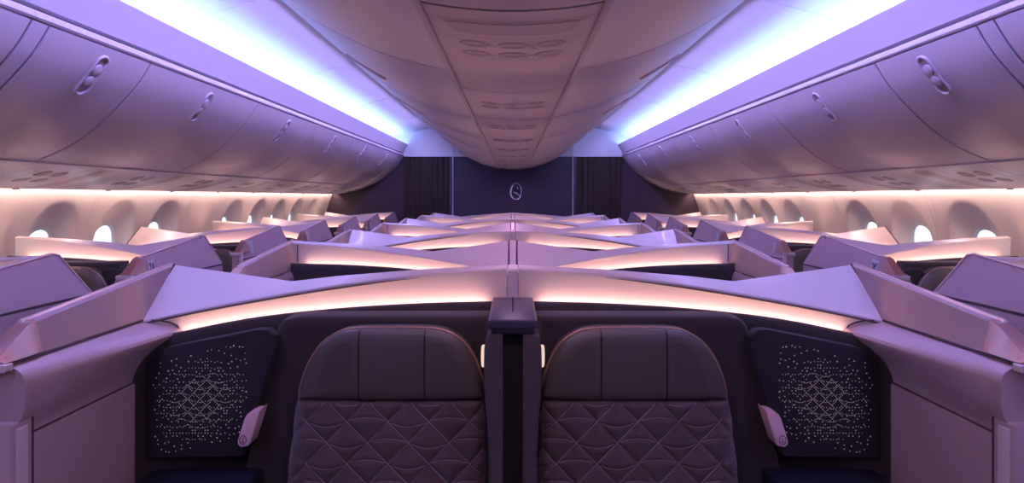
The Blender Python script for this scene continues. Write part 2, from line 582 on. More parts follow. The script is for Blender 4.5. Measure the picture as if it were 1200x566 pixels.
for m in (1, -1):
    n = 0
    for k in range(9):
        y0 = 2.86 + .76 * k - (.76 if 0 else 0)
        L = .76 if k < 8 else Y1 - .02 - y0
        if L < .2:
            continue
        make_psu(m, y0, L, 'mauve service panel with oval air vents under the %s bins, %s from the camera' % (SIDE[m], ORD[n]))
        n += 1
    mb = MB(m)
    mb.extr(SP + [(x, z + .012) for x, z in reversed(SP)], Y0, 2.86)
    trim(mb, 'bin')
    mb = MB(m)          # back of the dark line between bins and panels
    mb.box(-2.5, -2.20, Y0, Y1 - .02, 1.735, 1.75)
    trim(mb, 'bin_dark')

# ---- centre bins
CP = smooth_curve([(-1.20, 2.60), (-1.05, 2.487), (-.92, 2.344), (-.80, 2.248), (-.658, 2.152), (-.49, 2.070), (-.346, 2.022), (-.226, 1.996)], 4)
CB = [-.40, .85, 2.10, 3.35, 4.60, 5.85, 7.10, 8.35, 9.40]
def make_cbin(m, y0, y1, label):
    yc = (y0 + y1) / 2
    off = (-.6, yc, 2.0)
    o = thing('centre_bin', (-.6 * m, yc, 2.0), label, 'overhead bin', 'centre overhead bins')
    a = MB(m, off)
    a.extr(offset_curve(CP, -.014) + [(-.20, 2.02), (-.20, 2.60)], y0, y1)
    a.build('bin_body', 'bin_dark', o)
    ya, yb = y0 + .004, y1 - .004
    inn = offset_curve(CP, -.012)
    sh = offset_curve(CP, -.004)
    a = MB(m, off)
    a.grid([[(x, ya, z) for x, z in sh + list(reversed(inn))], [(x, ya + .004, z) for x, z in CP + list(reversed(inn))],
            [(x, yb - .004, z) for x, z in CP + list(reversed(inn))], [(x, yb, z) for x, z in sh + list(reversed(inn))]], True, True)
    d = a.build('door', 'cbin', o, ang=28)
    if y1 - y0 > .8:
        latch(d, m, off, CP, .665, yc + .17, .21, .06, 1, 'spine', 'spine_dark')
    return o
for m in (1, -1):
    for k, (y0, y1) in enumerate(zip(CB[1:], CB[2:])):
        make_cbin(m, y0, y1, 'mauve centre bin on the %s of the spine, %s counted from the camera' % (SIDE[m], ORD[k]))
    mb = MB(m)
    mb.extr(CP + [(-.2, 2.6)], Y0, .85)
    trim(mb, 'cbin')

# ---- panels along the underside of the spine
def cz(x):
    return 1.974 + .02 * (x / .2) ** 2
XS = [-.205 + .41 * i / 16 for i in range(17)]
def strip(a, y0, y1, h, w0=1.0):
    a.grid([[(x * w0, y0, cz(x * w0) - h) for x in XS], [(x * w0, y1, cz(x * w0) - h) for x in XS]])
    return a
def make_spine_panel(y0, L, label, display=False):
    off = (0, y0, 1.97)
    o = thing('spine_panel', (0, y0, 1.97), label, 'service panel', 'service panels along the ceiling spine')
    a = MB(1, off)
    prof = [(x, cz(x)) for x in XS]
    a.extr(prof + [(.205, 2.015), (-.205, 2.015)], y0 + .002, y0 + L - .002)
    a.build('panel', 'spine', o)
    for dy in ((0.0, .27, .47) if not display else (0, .08, .235, .27, .47)):
        a = MB(1, off)
        strip(a, y0 + dy, y0 + dy + .006, .0008)
        a.build('joint', 'spine_dark', o)
    for dy in (.31, .42):
        for dx, rx in ((-.105, .042), (0, .045), (.105, .042)):
            a = MB(1, off)
            oval(a, dx, y0 + dy, rx, .034, 0, .0025, cz)
            a.build('air_nozzle', 'spine_dark', o, ang=60)
        for dx in (-.058, .058):
            a = MB(1, off)
            oval(a, dx, y0 + dy + .012, .014, .014, 0, .005, cz)
            rl = a.build('reading_light', 'rim', o, ang=60)
            ld = bpy.data.lights.new('reading_fill_lamp', 'SPOT')
            ld.color, ld.energy, ld.spot_size, ld.spot_blend, ld.shadow_soft_size = SPOT['color'], SPOT['power'], math.radians(150), 1.0, .03
            lo = bpy.data.objects.new('reading_fill_lamp', ld)
            C.objects.link(lo)
            lo.parent = rl
            lo.location = (dx, dy + .012, -.04)
            lo.rotation_euler = (0, math.radians(-12 if dx > 0 else 12), 0)
    if display:
        a = MB(1, off)
        pts = []
        for x in [-.165 + .33 * i / 24 for i in range(25)]:
            t = max(0, (abs(x) - .115) / .05)
            pts.append((x, .07 * math.sqrt(max(0, 1 - t ** 2))))
        a.grid([[(x, y0 + .155 + q - .02, cz(x) - .0015) for x, q in pts], [(x, y0 + .155 - .05, cz(x) - .0015) for x, q in pts]])
        a.build('display_cover', 'spine_dark', o)
    return o
k = 0
y = 1.37
make_spine_panel(y, 1.07, 'mauve spine panel nearest the camera with a dark pill-shaped cover', True)
for i in range(9):
    y0 = 2.44 + .86 * i - (0 if i else 0)
    L = min(.86, Y1 - .02 - y0)
    if L > .3:
        make_spine_panel(y0, L, 'mauve spine panel with two rows of vents, %s from the camera' % ORD[i + 1])
mb = MB()
mb.extr([(x, cz(x)) for x in XS] + [(.205, 2.015), (-.205, 2.015)], Y0, 1.36)
trim(mb, 'spine')
for m in (1, -1):
    mb = MB(m)
    mb.box(-.222, -.206, Y0, Y1 - .01, 1.985, 2.02, .004)
    trim(mb, 'spine')

for y in (.95, .10, -.75):  # unseen spine lamps, added to brighten the foreground suites
    mb = MB(1, (0, y, 1.972))
    for dx in (-.058, .058):
        oval(mb, dx, y, .016, .016, 0, .006, cz)
    t_ = trim(mb, 'rim', 60)
    t_.location = (0, y, 1.972)
    for dx in (-.058, .058):
        ld = bpy.data.lights.new('reading_fill_lamp', 'SPOT')
        ld.color, ld.energy, ld.spot_size, ld.spot_blend, ld.shadow_soft_size = ROW0_FILL['color'], ROW0_FILL['power'], math.radians(150), 1.0, .03
        lo = bpy.data.objects.new('reading_fill_lamp', ld)
        C.objects.link(lo)
        lo.parent = t_
        lo.location = (dx, 0, -.04)
        lo.rotation_euler = (0, math.radians(-12 if dx > 0 else 12), 0)

# ================================================================== SUITES
T = 1.34
# measured along u (0 = tall end, 1.10 = low end with the ledge); y relative to the back line, negative = nearer
YF = [(0, -.04), (.274, -.045), (.54, -.06), (.79, -.10), (.95, -.145), (1.10, -.205)]
ZF = [(0, 1.331), (.274, 1.313), (.54, 1.282), (.79, 1.246), (.95, 1.221), (1.10, 1.195)]
ZB = [(0, 1.340), (.28, 1.326), (.56, 1.304), (.71, 1.287), (1.10, 1.340)]
ZG = [(0, 1.236), (.27, 1.230), (.53, 1.217), (.78, 1.196), (.99, 1.163), (1.10, 1.145)]
US = [0, .07, .14, .21, .28, .35, .42, .49, .56, .61, .66, .71, .76, .82, .88, .94, 1.0, 1.05, 1.10]
def sm(tab):
    c = smooth_curve(tab, 8)
    return c
YFs, ZFs, ZGs = sm(YF), sm(ZF), sm(ZG)

def make_suite(m, kind, label, group):
    """kind: 'A' centre, tall end at the spine; 'B' centre, tall end at the aisle;
       'P' window, tall end at the window; 'Q' window, tall end at the aisle.  Written for the left side."""
    centre = kind in 'AB'
    W = 1.08 if centre else 1.03
    x_hi, x_lo = {'A': (-.02, -1.10), 'B': (-1.10, -.02), 'P': (-2.79, -1.76), 'Q': (-1.76, -2.79)}[kind]
    xc = (x_hi + x_lo) / 2
    aisle_lo = kind in 'AP'              # is the aisle wall at the low end?
    X = lambda u: x_hi + (x_lo - x_hi) * u / 1.10
    off = (xc, 0, 0)
    o = thing('suite', (xc * m, 0, 0), label, 'suite', group)

    # --- curved back shell: closed section at each station
    rows = []
    for u in US:
        x = X(u)
        yf, zf, zb, zg = lerp(YFs, u), lerp(ZFs, u), lerp(ZB, u), lerp(ZGs, u)
        yb = 0.0
        sec = [(yf + .006, zg - .018), (yf + .006, zg + .25 * (zf - zg)), (yf + .005, zg + .55 * (zf - zg)), (yf + .003, zg + .84 * (zf - zg)),
               (yf + .0018, zf - .007), (yf + .002, zf - .002), (yf + .004, zf + .002), (yf + .009, zf + .004 + (zb - zf) * .03),
               (yf + (yb - yf) * .5, zf + (zb - zf) * .5 + .003), (yb - .006, zb), (yb - .001, zb - .003), (yb, zb - .008), (yb, 0), (yb - .025, 0), (yb - .025, zg - .018)]
        rows.append([(x, a, b) for a, b in sec])
    a = MB(m, off)
    a.grid(rows, True, True)
    a.build('back_shell', 'shell', o, ang=22)

    # --- joint line under the ledge, between facet and shell front
    if kind == 'A':
        a = MB(m, off)
        a.tube([(X(u), lerp(YFs, u) + .0005, lerp(ZFs, u) - .009) for u in US if u >= .28], [.0005 + .0026 * min(1, (u - .28) / .25) for u in US if u >= .28], 5)
        a.build('ledge_joint', 'groove', o)

    a = MB(m, off)
    ex_ = X(1.10) + (.001 if x_lo > x_hi else -.001) * -1
    a.tube([(ex_, lerp(YFs, 1.10) - .002, lerp(ZFs, 1.10) + .001), (ex_, lerp(YFs, 1.10) * .5, (lerp(ZFs, 1.10) + lerp(ZB, 1.10)) / 2 + .004), (ex_, -.004, lerp(ZB, 1.10) + .0015)], .0036, 5)
    a.build('ledge_gap', 'groove', o)

    # --- LED strip recessed behind the top of the upholstery
    u0, u1 = (.065, .995) if kind == 'A' else (.075, 1.0)
    us = [u0 + (u1 - u0) * i / 24 for i in range(25)]
    a = MB(m, off)
    a.grid([[(X(u), lerp(YFs, u) - .022, lerp(ZGs, u) - .016) for u in us], [(X(u), lerp(YFs, u) - .006, lerp(ZGs, u) - .016) for u in us],
            [(X(u), lerp(YFs, u) - .006, lerp(ZGs, u) - .019) for u in us], [(X(u), lerp(YFs, u) - .022, lerp(ZGs, u) - .019) for u in us]][::1] )
    a.build('light_strip', 'led_shell', o)

    # --- upholstered surround below the light
    us = [.0 + 1.08 * i / 20 for i in range(21)]
    rows = []
    for u in us:
        yf, zg = lerp(YFs, u), lerp(ZGs, u)
        rows.append([(X(u), yy, zz) for yy, zz in ((yf - .026, zg - .014), (yf - .028, zg - .006), (yf - .034, zg - .001), (yf - .044, zg - .001), (yf - .054, zg - .008), (yf - .060, zg - .03), (yf - .062, 0), (yf - .026, 0))])
    a = MB(m, off)
    a.grid(rows, True, True)
    a.build('upholstered_surround', 'fabric', o, ang=45)

    # --- aisle wall
    xo = -1.150 if centre else -1.725         # outer face
    q = 1 if centre else -1                   # direction towards the seat
    def zt(y):
        return lerp([(-.69, 1.212), (-.60, 1.275), (0, 1.342), (.03, 1.335), (.175, 1.165)], y)
    def sec(y, z0=0.0):
        z = max(zt(y), 1.172)
        f = (z - 1.165) / .177
        t1, t2 = .030 * f + .006, .052 * f * 0 + .048
        k_ = lerp([(-.68, 0), (-.50, .25), (-.35, .58), (-.20, 1.0)], y)
        g_ = lerp([(-.12, 1.0), (-.06, .2)], y) if aisle_lo else .12
        return [(xo, z0), (xo, 1.155), (xo + q * .004, 1.158), (xo + q * .004, 1.164), (xo + q * .002, 1.167),
                (xo + q * t1, z - .004), (xo + q * (t1 + .004), z), (xo + q * t2, z), (xo + q * (t2 + .004), z - .004),
                (xo + q * .066, min(1.203, z - .006)), (xo + q * .063, min(1.200, z - .008)), (xo + q * .063, min(1.196, z - .010)), (xo + q * .070, min(1.193, z - .012)),
                *[(xo + q * (.07 + g_ * (nw * (1 - k_) + fw * k_)), z_) for z_, nw, fw in ((1.186, .012, .022), (1.180, .019, .046), (1.173, .023, .068), (1.166, .025, .084), (1.158, .026, .090), (1.150, .0265, .086), (1.138, .027, .072), (1.122, .027, .052), (1.106, .026, .034), (1.090, .023, .020), (1.076, .017, .012), (1.062, .009, .006), (1.048, .003, .002))],
                (xo + q * .070, 1.036), (xo + q * .070, 1.031), (xo + q * .076, 1.028), (xo + q * .076, z0)]
    ys = [-.675, -.60, -.45, -.30, -.20, -.12, -.06, 0, .03, .08, .13, .172]
    a = MB(m, off)
    a.grid([[(x, y, z) for x, z in sec(y)] for y in ys], True, True)
    aw = a.build('aisle_wall', 'wallp', o, ang=25)
    # groove lines on the wall
    a = MB(m, off)
    a.tube([(xo + q * .0655, y, 1.1985) for y in (-.67, -.20)], .0028, 5)
    a.tube([(xo + q * .0725, y, 1.0335) for y in (-.64, -.15)], .0028, 5)
    a.build('inner_groove', 'groove', aw)
    a = MB(m, off)
    a.box(xo - .0006 if q > 0 else xo - .004, xo + .004 if q > 0 else xo + .0006, -.67, .172, 1.1575, 1.1645)
    a.build('outer_groove', 'groove', aw)
    # rose edge trim along the sloping top
    a = MB(m, off)
    pts = []
    for y in (-.60, -.45, -.30, -.15, 0, .03, .175):
        f = (max(zt(y), 1.172) - 1.165) / .177
        pts.append((xo + q * (.030 * f + .008), y, max(zt(y), 1.168) + .0005))
    a.tube(pts, .0055, 6)
    a.build('edge_trim', 'trim', aw)
    # rose-gold end cap at the near end
    rows = []
    for y, e in ((-.692, .0), (-.690, .002), (-.615, .003), (-.588, .0025), (-.588, -.004)):
        z = zt(y) + e
        f = (max(z, 1.172) - 1.165) / .177
        t1 = .030 * f + .004
        rows.append([(xo - q * e, y, 1.206), (xo + q * (t1 - e), y, max(z, 1.209)), (xo + q * (.050 + e), y, max(z, 1.209)), (xo + q * (.068 + e), y, 1.206)])
    a = MB(m, off)
    a.grid(rows, True, True)
    a.build('end_cap', 'gold', aw, ang=20)
    # door pocket at the near end: jamb, bracket, pull
    a = MB(m, off)
    xa, xb = sorted((xo, xo + q * .085))
    a.box(xa, xb, -.695, -.635, 0, 1.075, .005)
    jb = a.build('door_jamb', 'wallp', aw)
    a = MB(m, off)
    xa, xb = sorted((xo + q * .080, xo + q * .0880))
    a.box(xa, xb, -.684, -.652, .30, 1.062, .003)
    a.build('door_pull', 'shell', jb)
    a = MB(m, off)
    xa, xb = sorted((xo + q * .078, xo + q * .0856))
    a.box(xa, xb, -.6405, -.6345, .10, 1.074)
    a.build('door_gap', 'groove', jb)
    a = MB(m, off)          # stepped bracket under the cap
    xa, xb = sorted((xo, xo + q * .075))
    a.box(xa, xb, -.700, -.676, 1.186, 1.204, .004)
    xa, xb = sorted((xo, xo + q * .020))
    a.box(xa, xb, -.698, -.676, 1.075, 1.19, .004)
    a.build('latch_bracket', 'shell', aw)
    # seat number plate and round mark, on the aisle side
    a = MB(m, off)
    n = Vector((.030, 0, .177)).normalized()
    def on(y, t, h):                       # point on the leaning outer strip
        z = 1.185 + t
        f = (z - 1.165) / .177
        return (xo + q * (.030 * f + .004) - q * h, y, z)
    y0, y1, t0, t1 = -.555, -.500, .004, .066
    a.grid([[on(y0, t0, h), on(y1, t0, h), on(y1, t1 + .008, h), on(y0, t1, h)] for h in (-.004, .0035)], True, True)
    sp = a.build('seat_number_plate', 'sign', aw)
    a = MB(m, off)
    ctr = (.06, 1.115)
    a.tube([(xo - q * .001, ctr[0] + .022 * math.cos(t), ctr[1] + .022 * math.sin(t)) for t in [2 * math.pi * i / 24 for i in range(24)]], .002, 5, True)
    a.tube([(xo - q * .001, ctr[0] + .006 * math.cos(t), ctr[1] + .012 * math.sin(t)) for t in [-2.4 + 4.4 * i / 10 for i in range(11)]], .0018, 5)
    a.build('round_mark', 'groove', aw)

    # --- seam where the shell meets the side
    a = MB(m, off)
    if aisle_lo:
        pts = [(1.065, .90), (1.045, .80), (1.02, .55), (1.003, .28), (.997, .02)]
    else:
        pts = [(.028, .96), (.027, .75), (.027, .5), (.027, .25), (.028, .02)]
    a.tube([(X(u), lerp(YFs, u) + .0025 + .0025 * (1 - t), lerp(ZGs, u) + t * (lerp(ZFs, u) - lerp(ZGs, u))) for u, t in pts], .0026, 6)
    a.build('shell_joint', 'groove', o)

    # --- side console with the dotted panel, at the low end
    a = MB(m, off)
    c0, c1 = X(.715), X(1.10) + (.058 if kind == 'A' else .05 if kind == 'P' else 0) * (1 if x_lo < x_hi else -1)
    if kind in 'BQ':
        c1 = X(1.095)
    x0, x1 = sorted((c0, c1))
    a.box(x0, x1, -.72, -.215, 0, .775, .008)
    cs = a.build('side_console', 'console', o)
    # panel outline (u, z)
    po = [(1.045, 1.085), (1.015, 1.118), (.98, 1.132), (.72, 1.183), (.690, 1.181), (.668, 1.160), (.672, 1.12), (.725, .95), (.765, .82), (1.045, .815)]
    if not aisle_lo:
        po = [(u + .02, z) for u, z in po]
    a = MB(m, off)
    cu = sum(p[0] for p in po) / len(po); czz = sum(p[1] for p in po) / len(po)
    shr = lambda k: [(cu + (u - cu) * k, czz + (z - czz) * k) for u, z in po]
    a.grid([[(X(u), y, z) for u, z in shr(k)] for k, y in ((1, -.215), (1, -.243), (.99, -.249), (.965, -.250))], True, True)
    pn = a.build('side_panel', 'panel', o, ang=50)
    return o, pn, X, off, aw

def add_dots(m, pn, X, off):
    """pin-hole star pattern on the dark side panel"""
    rnd = random.Random(11)
    pts = []
    cx, cz_ = -.890, .985
    st = .036
    def dens(x, z):
        return math.hypot((x - cx) / .128, (z - cz_ - (x - cx) * .22) / .122)
    taken = []
    def put(x, z, r, gap):
        for a_, b_ in taken:
            if abs(a_ - x) < gap and abs(b_ - z) < gap:
                return
        taken.append((x, z))
        pts.append((x, z, r))
    for s_ in (1, -1):                           # crossing diagonals
        for i in range(-9, 10):
            for k in range(-44, 45):
                t = k * .0056
                x, z = cx + i * st + t * .70, cz_ + s_ * t * .72
                d = dens(x, z)
                if d < .50 or (d < .95 and k % 2 == 0 and rnd.random() < 1.25 - d * .8):
                    put(x, z, .0016 if d < .5 else .0019, .0036)
    for j in range(-8, 9):                       # shallow arcs between the crossings
        for i in range(-9, 10):
            x0, z0 = cx + i * st + (j % 2) * st / 2, cz_ + j * st * .514
            d = dens(x0, z0)
            if d < .62:
                for k in range(9):
                    t = -1 + k / 4
                    put(x0 + t * st * .40, z0 - .006 + .006 * (1 - t * t) * (1 if (i + j) % 2 else -.6), .0013, .0030)
            elif d < .95 and rnd.random() < .8:
                for k in range(4):
                    put(x0 + (-1 + k * .66) * st * .40, z0 - .004, .0015, .004)
    for _ in range(520):
        x = cx + rnd.uniform(-.140, .140)
        z = cz_ + rnd.uniform(-.155, .155)
        d = max(abs((x - cx) / .134), abs((z - cz_ - (x - cx) * .22) / .134))
        if .42 < d < 1.0 and z < 1.125 + (x + 1.0) * .16:
            put(x, z, rnd.uniform(.0017, .0026), .0085)
    a = MB(m, off)
    for x, z, r in pts:
        ids = [a.pt((x + r * math.cos(t), -.2512, z + r * math.sin(t))) for t in [math.pi / 3 * i for i in range(6)]]
        a.f.append(tuple(ids))
    d = a.build('dot_pattern', 'dot', pn, smooth=False)
    d['kind'] = 'stuff'
    # pink pull handle at the lower inner corner, with a small round mark
    po = [(-.703, .968), (-.712, .962), (-.732, .960), (-.742, .953), (-.748, .942), (-.767, .880), (-.766, .870), (-.758, .863), (-.738, .866), (-.733, .872), (-.708, .952)]
    a = MB(m, off)
    cu = -.737; c2 = .913
    a.grid([[(cu + (x - cu) * k, y, c2 + (z - c2) * k) for x, z in po] for k, y in ((1, -.235), (1, -.285), (.97, -.289), (.9, -.290))], True, True)
    h = a.build('pull_handle', 'handle', pn, ang=50)
    h['label'] = 'pink pull handle with a small round mark'
    a = MB(m, off)
    c = (-.751, .884)
    a.tube([(c[0] + .0095 * math.cos(t), -.2905, c[1] + .0125 * math.sin(t)) for t in [2 * math.pi * i / 24 for i in range(24)]], .0011, 5, True)
    a.tube([(c[0] - .003, -.2905, c[1] - .005), (c[0] + .001, -.2905, c[1] - .002), (c[0] - .002, -.2905, c[1] + .002), (c[0] + .003, -.2905, c[1] + .006)], .0011, 5)
    a.tube([(c[0] - .004, -.2905, c[1] - .007), (c[0] + .005, -.2905, c[1] - .006)], .0011, 5)
    a.build('round_mark', 'groove', h)

# ------------------------------------------------------------------ seats
def make_seat(m, xc, label, group, detail=True):
    """seat facing the camera; xc = distance of the seat centre left of the aircraft axis (negative)"""
    off = (xc, 0, 0)
    o = thing('passenger_seat', (xc * m, 0, 0), label, 'seat', group)
    P = lambda x, y, z: (x + .338 + xc, y, z)     # outline is measured for a seat at -.338
    # wing-shaped seat shell
    po = [(-.070, 1.215), (-.62, 1.213), (-.665, 1.205), (-.682, 1.185), (-.710, 1.09), (-.752, .90), (-.785, .74), (-.80, .44), (-.07, .44)]
    a = MB(m, off)
    a.grid([[P(x, y, z) for x, z in po] for y in (-.13, -.205)] + [[P(-.40 + (x + .40) * .985, -.214, .85 + (z - .85) * .985) for x, z in po]] + [[P(-.40 + (x + .40) * .95, -.216, .85 + (z - .85) * .95) for x, z in po]], True, True)
    sh = a.build('seat_shell', 'fabric', o, ang=50)
    # padded wings beside the cushion
    for xs in ((-.100, -.062),):
        a = MB(m, off)
        zt = 1.10 if xs[0] < -.4 else 1.0
        rows = []
        for z, g in ((.42, 0), (.6, 0), (.8, 0), (zt - .06, -.004), (zt - .015, -.014), (zt, -.03)):
            sl = (z - .996) * (.22 if xs[0] < -.4 else -.02)
            w2 = (xs[1] - xs[0]) / 2 + (g if xs[0] < -.4 else g * .5)
            w2 = max(w2, .004)
            cx = (xs[0] + xs[1]) / 2 + sl
            rows.append([P(cx + w2 * math.cos(t), -.235 - .045 * math.sin(t), z) for t in [math.pi * i / 10 for i in range(11)]] + [P(cx - w2, -.20, z), P(cx + w2, -.20, z)])
        a.grid(rows, True, True)
        a.build('side_wing', 'fabric', o, ang=50)
    # headrest
    hp = [(347, 469.5), (347.5, 460), (350, 450), (356, 433), (364, 418), (374, 405), (386, 396), (399, 389.5), (415, 387), (435, 386.5), (458, 386.3), (483, 386.5), (503, 387), (518, 389.5), (531, 395), (543, 404), (552, 416), (559, 431), (565, 449), (567, 460), (566.5, 469.5), (520, 471), (458, 471.5), (395, 471)]
    k = 1.70 / 720
    hz = [((x - 601) * k, CZ - (y - 231) * k) for x, y in hp]
    hz = smooth_curve(hz + [hz[0]], 3)[:-1]
    cx, cz_ = -.338, 1.075
    a = MB(m, off)
    rows = []
    for f, y in ((.97, -.205), (1.0, -.225), (1.0, -.270), (.985, -.285), (.95, -.294), (.85, -.300), (.6, -.3035), (.3, -.305), (.02, -.305)):
        rows.append([P(cx + (x - cx) * f, y, cz_ + (z - cz_) * f) for x, z in hz])
    a.grid(rows, True, True)
    hd = a.build('headrest', 'leather', o, ang=60)
    a = MB(m, off)
    a.tube([P(cx + (x - cx) * 1.003, -.272, cz_ + (z - cz_) * 1.003) for x, z in hz], .0034, 6, True)
    pp = a.build('piping', 'piping', hd)
    pp['label'] = 'bronze piping'
    prof_y = [(0, -.305), (.3, -.305), (.6, -.3035), (.85, -.300), (.95, -.294), (.985, -.285), (1.0, -.270)]
    def hy(x, z):                                # front surface of the headrest
        vx, vz = x - cx, z - cz_
        best = 9.0
        for (ax, az), (bx, bz) in zip(hz, hz[1:] + hz[:1]):
            ex, ez = bx - ax, bz - az
            den = vx * ez - vz * ex
            if abs(den) < 1e-12:
                continue
            wx_, wz_ = ax - cx, az - cz_
            t = (wx_ * ez - wz_ * ex) / den
            r = (wx_ * vz - wz_ * vx) / den
            if t > 0 and -.001 <= r <= 1.001:
                best = min(best, t)
        return lerp(prof_y, 1 / best)
    for px in (420.5, 497.5):
        x = (px - 601) * k
        a = MB(m, off)
        a.tube([P(x, hy(x, z) - .0004, z) for z in [.997 + (1.1895 - .997) * i / 24 for i in range(25)]], .0022, 5)
        a.build('seam', 'slot', hd)
    for sgn in (-1, 1):                          # softly perforated outer thirds
        a = MB(m, off)
        rows = []
        for z in [1.03 + i * .008 for i in range(17)]:
            hw = lerp([(1.0, .240), (1.06, .232), (1.10, .216), (1.14, .19), (1.165, .165)], z)
            rows.append([P(cx + sgn * (.108 + (hw - .035 - .108) * t), hy(cx + sgn * (.108 + (hw - .035 - .108) * t), z) - .0009, z) for t in [i / 10 for i in range(11)]])
        a.grid(rows)
        a.build('perforated_panel', 'leather_perf', hd)
    # quilted back cushion
    xL, xR, zB, zT = -.612, -.066, .46, .998
    dx, dz = .1135, .0585
    x0, z0 = (310 - 601) * k, CZ - (495 - 231) * k
    def lines(x, z):
        u = (x - x0) / dx
        v = (z - z0) / (2 * dz)
        d1 = abs(((u + v) + .5) % 1 - .5)
        d2 = abs(((u - v) + .5) % 1 - .5)
        d = min(d1, d2) * dx * .70
        # arc across each diamond
        a_ = math.floor(u + v); b_ = math.floor(u - v)
        uc, vc = (a_ + b_ + 1) / 2, (a_ - b_) / 2
        su, sv = u - uc, v - vc
        up = 1 if math.floor((a_ + b_) / 2) % 2 == 0 else -1
        arc = up * .11 * (1 - 4 * su * su) * 1.0
        d3 = abs(sv - arc) * 2 * dz * .95
        return d, d3
    NX, NZ = (150, 150) if detail else (30, 24)
    rows = []
    for j in range(NZ + 1):
        row = []
        for i in range(NX + 1):
            fx, fz = i / NX, j / NZ
            z = zB + (zT - zB) * fz
            wl = xL - (zT - z) * .12
            wr = xR + (zT - z) * .03
            x = wl + (wr - wl) * fx
            y = -.292
            e = min(fx, 1 - fx)
            y += .045 * max(0, 1 - e / .09) ** 2.2
            y += .03 * max(0, 1 - (1 - fz) / .035) ** 2
            if detail:
                d, d3 = lines(x, z)
                y -= .013 * (1 - math.exp(-d / .011)) * (1 - .38 * math.exp(-(d3 / .0045) ** 2))
            else:
                y -= .006
            row.append(P(x, y, z))
        rows.append(row)
    a = MB(m, off)
    a.grid(rows)
    a.grid([[rows[0][0], rows[0][-1]], [(rows[0][0][0], -.21, zB), (rows[0][-1][0], -.21, zB)]])
    a.grid([[r[0] for r in rows], [(r[0][0], -.21, r[0][2]) for r in rows]])
    a.grid([[r[-1] for r in rows], [(r[-1][0], -.21, r[-1][2]) for r in rows]])
    a.grid([rows[-1], [(p[0], -.21, p[2]) for p in rows[-1]]])
    bk = a.build('back_cushion', 'quilt', o, ang=60)
    if detail:
        a = MB(m, off)
        for fam in (1, -1):
            for kk in range(-14, 15):
                run = []
                for j in range(0, 61):
                    z = zB + .2 + (zT - zB - .2) * j / 60
                    v = (z - z0) / (2 * dz)
                    x = x0 + (kk - fam * v) * dx
                    if xL - (zT - z) * .12 + .012 < x < xR + (zT - z) * .03 - .012 and z < zT - .008:
                        fx = (x - xL) / (xR - xL)
                        e = min(fx, 1 - fx)
                        run.append(P(x, -.2965 + .045 * max(0, 1 - e / .09) ** 2.2 + .03 * max(0, 1 - ((zT - z) / (zT - zB)) / .035) ** 2, z))
                if len(run) > 3:
                    a.tube(run, .0010, 4)
        for ia in range(-12, 13):                # shallow stitched arc across each diamond
            for ib in range(-12, 13):
                uc, vc = (ia + ib + 1) / 2, (ia - ib) / 2
                up = 1 if math.floor((ia + ib) / 2) % 2 == 0 else -1
                run = []
                for q in range(1, 12):
                    su = -.5 + q / 12
                    x = x0 + (uc + su) * dx
                    z = z0 + 2 * dz * (vc + up * .11 * (1 - 4 * su * su))
                    if xL + .014 < x < xR - .014 and zB + .2 < z < zT - .012:
                        d, d3 = lines(x, z)
                        e = min((x - xL), (xR - x)) / (xR - xL)
                        run.append(P(x, -.2938 - .0085 * (1 - math.exp(-d / .011)) + .045 * max(0, 1 - e / .09) ** 2.2, z))
                if len(run) > 3:
                    a.tube(run, .0008, 4)
        st = a.build('stitching', 'stitch', bk)
    # seat cushion and base
    a = MB(m, off)
    x0_, x1_ = P(-.63, 0, 0)[0], P(-.05, 0, 0)[0]
    a.box(x0_, x1_, -.82, -.24, .36, .475, .035)
    a.build('seat_cushion', 'quilt', o, ang=50)
    a = MB(m, off)
    a.box(x0_ + .02, x1_ - .02, -.78, -.22, 0.0, .365, .01)
    a.build('seat_base', 'console', o)
    return o

ROW_A = [2.0, 4.2, 6.4, 8.6]
ROW_B = [3.1, 5.3, 7.5]
ROW_W = [2.35 + 1.13 * i for i in range(7)]
crow = sorted([(d, 'A') for d in ROW_A] + [(d, 'B') for d in ROW_B])

def relabel(o, lab):
    o['label'] = lab
    return o

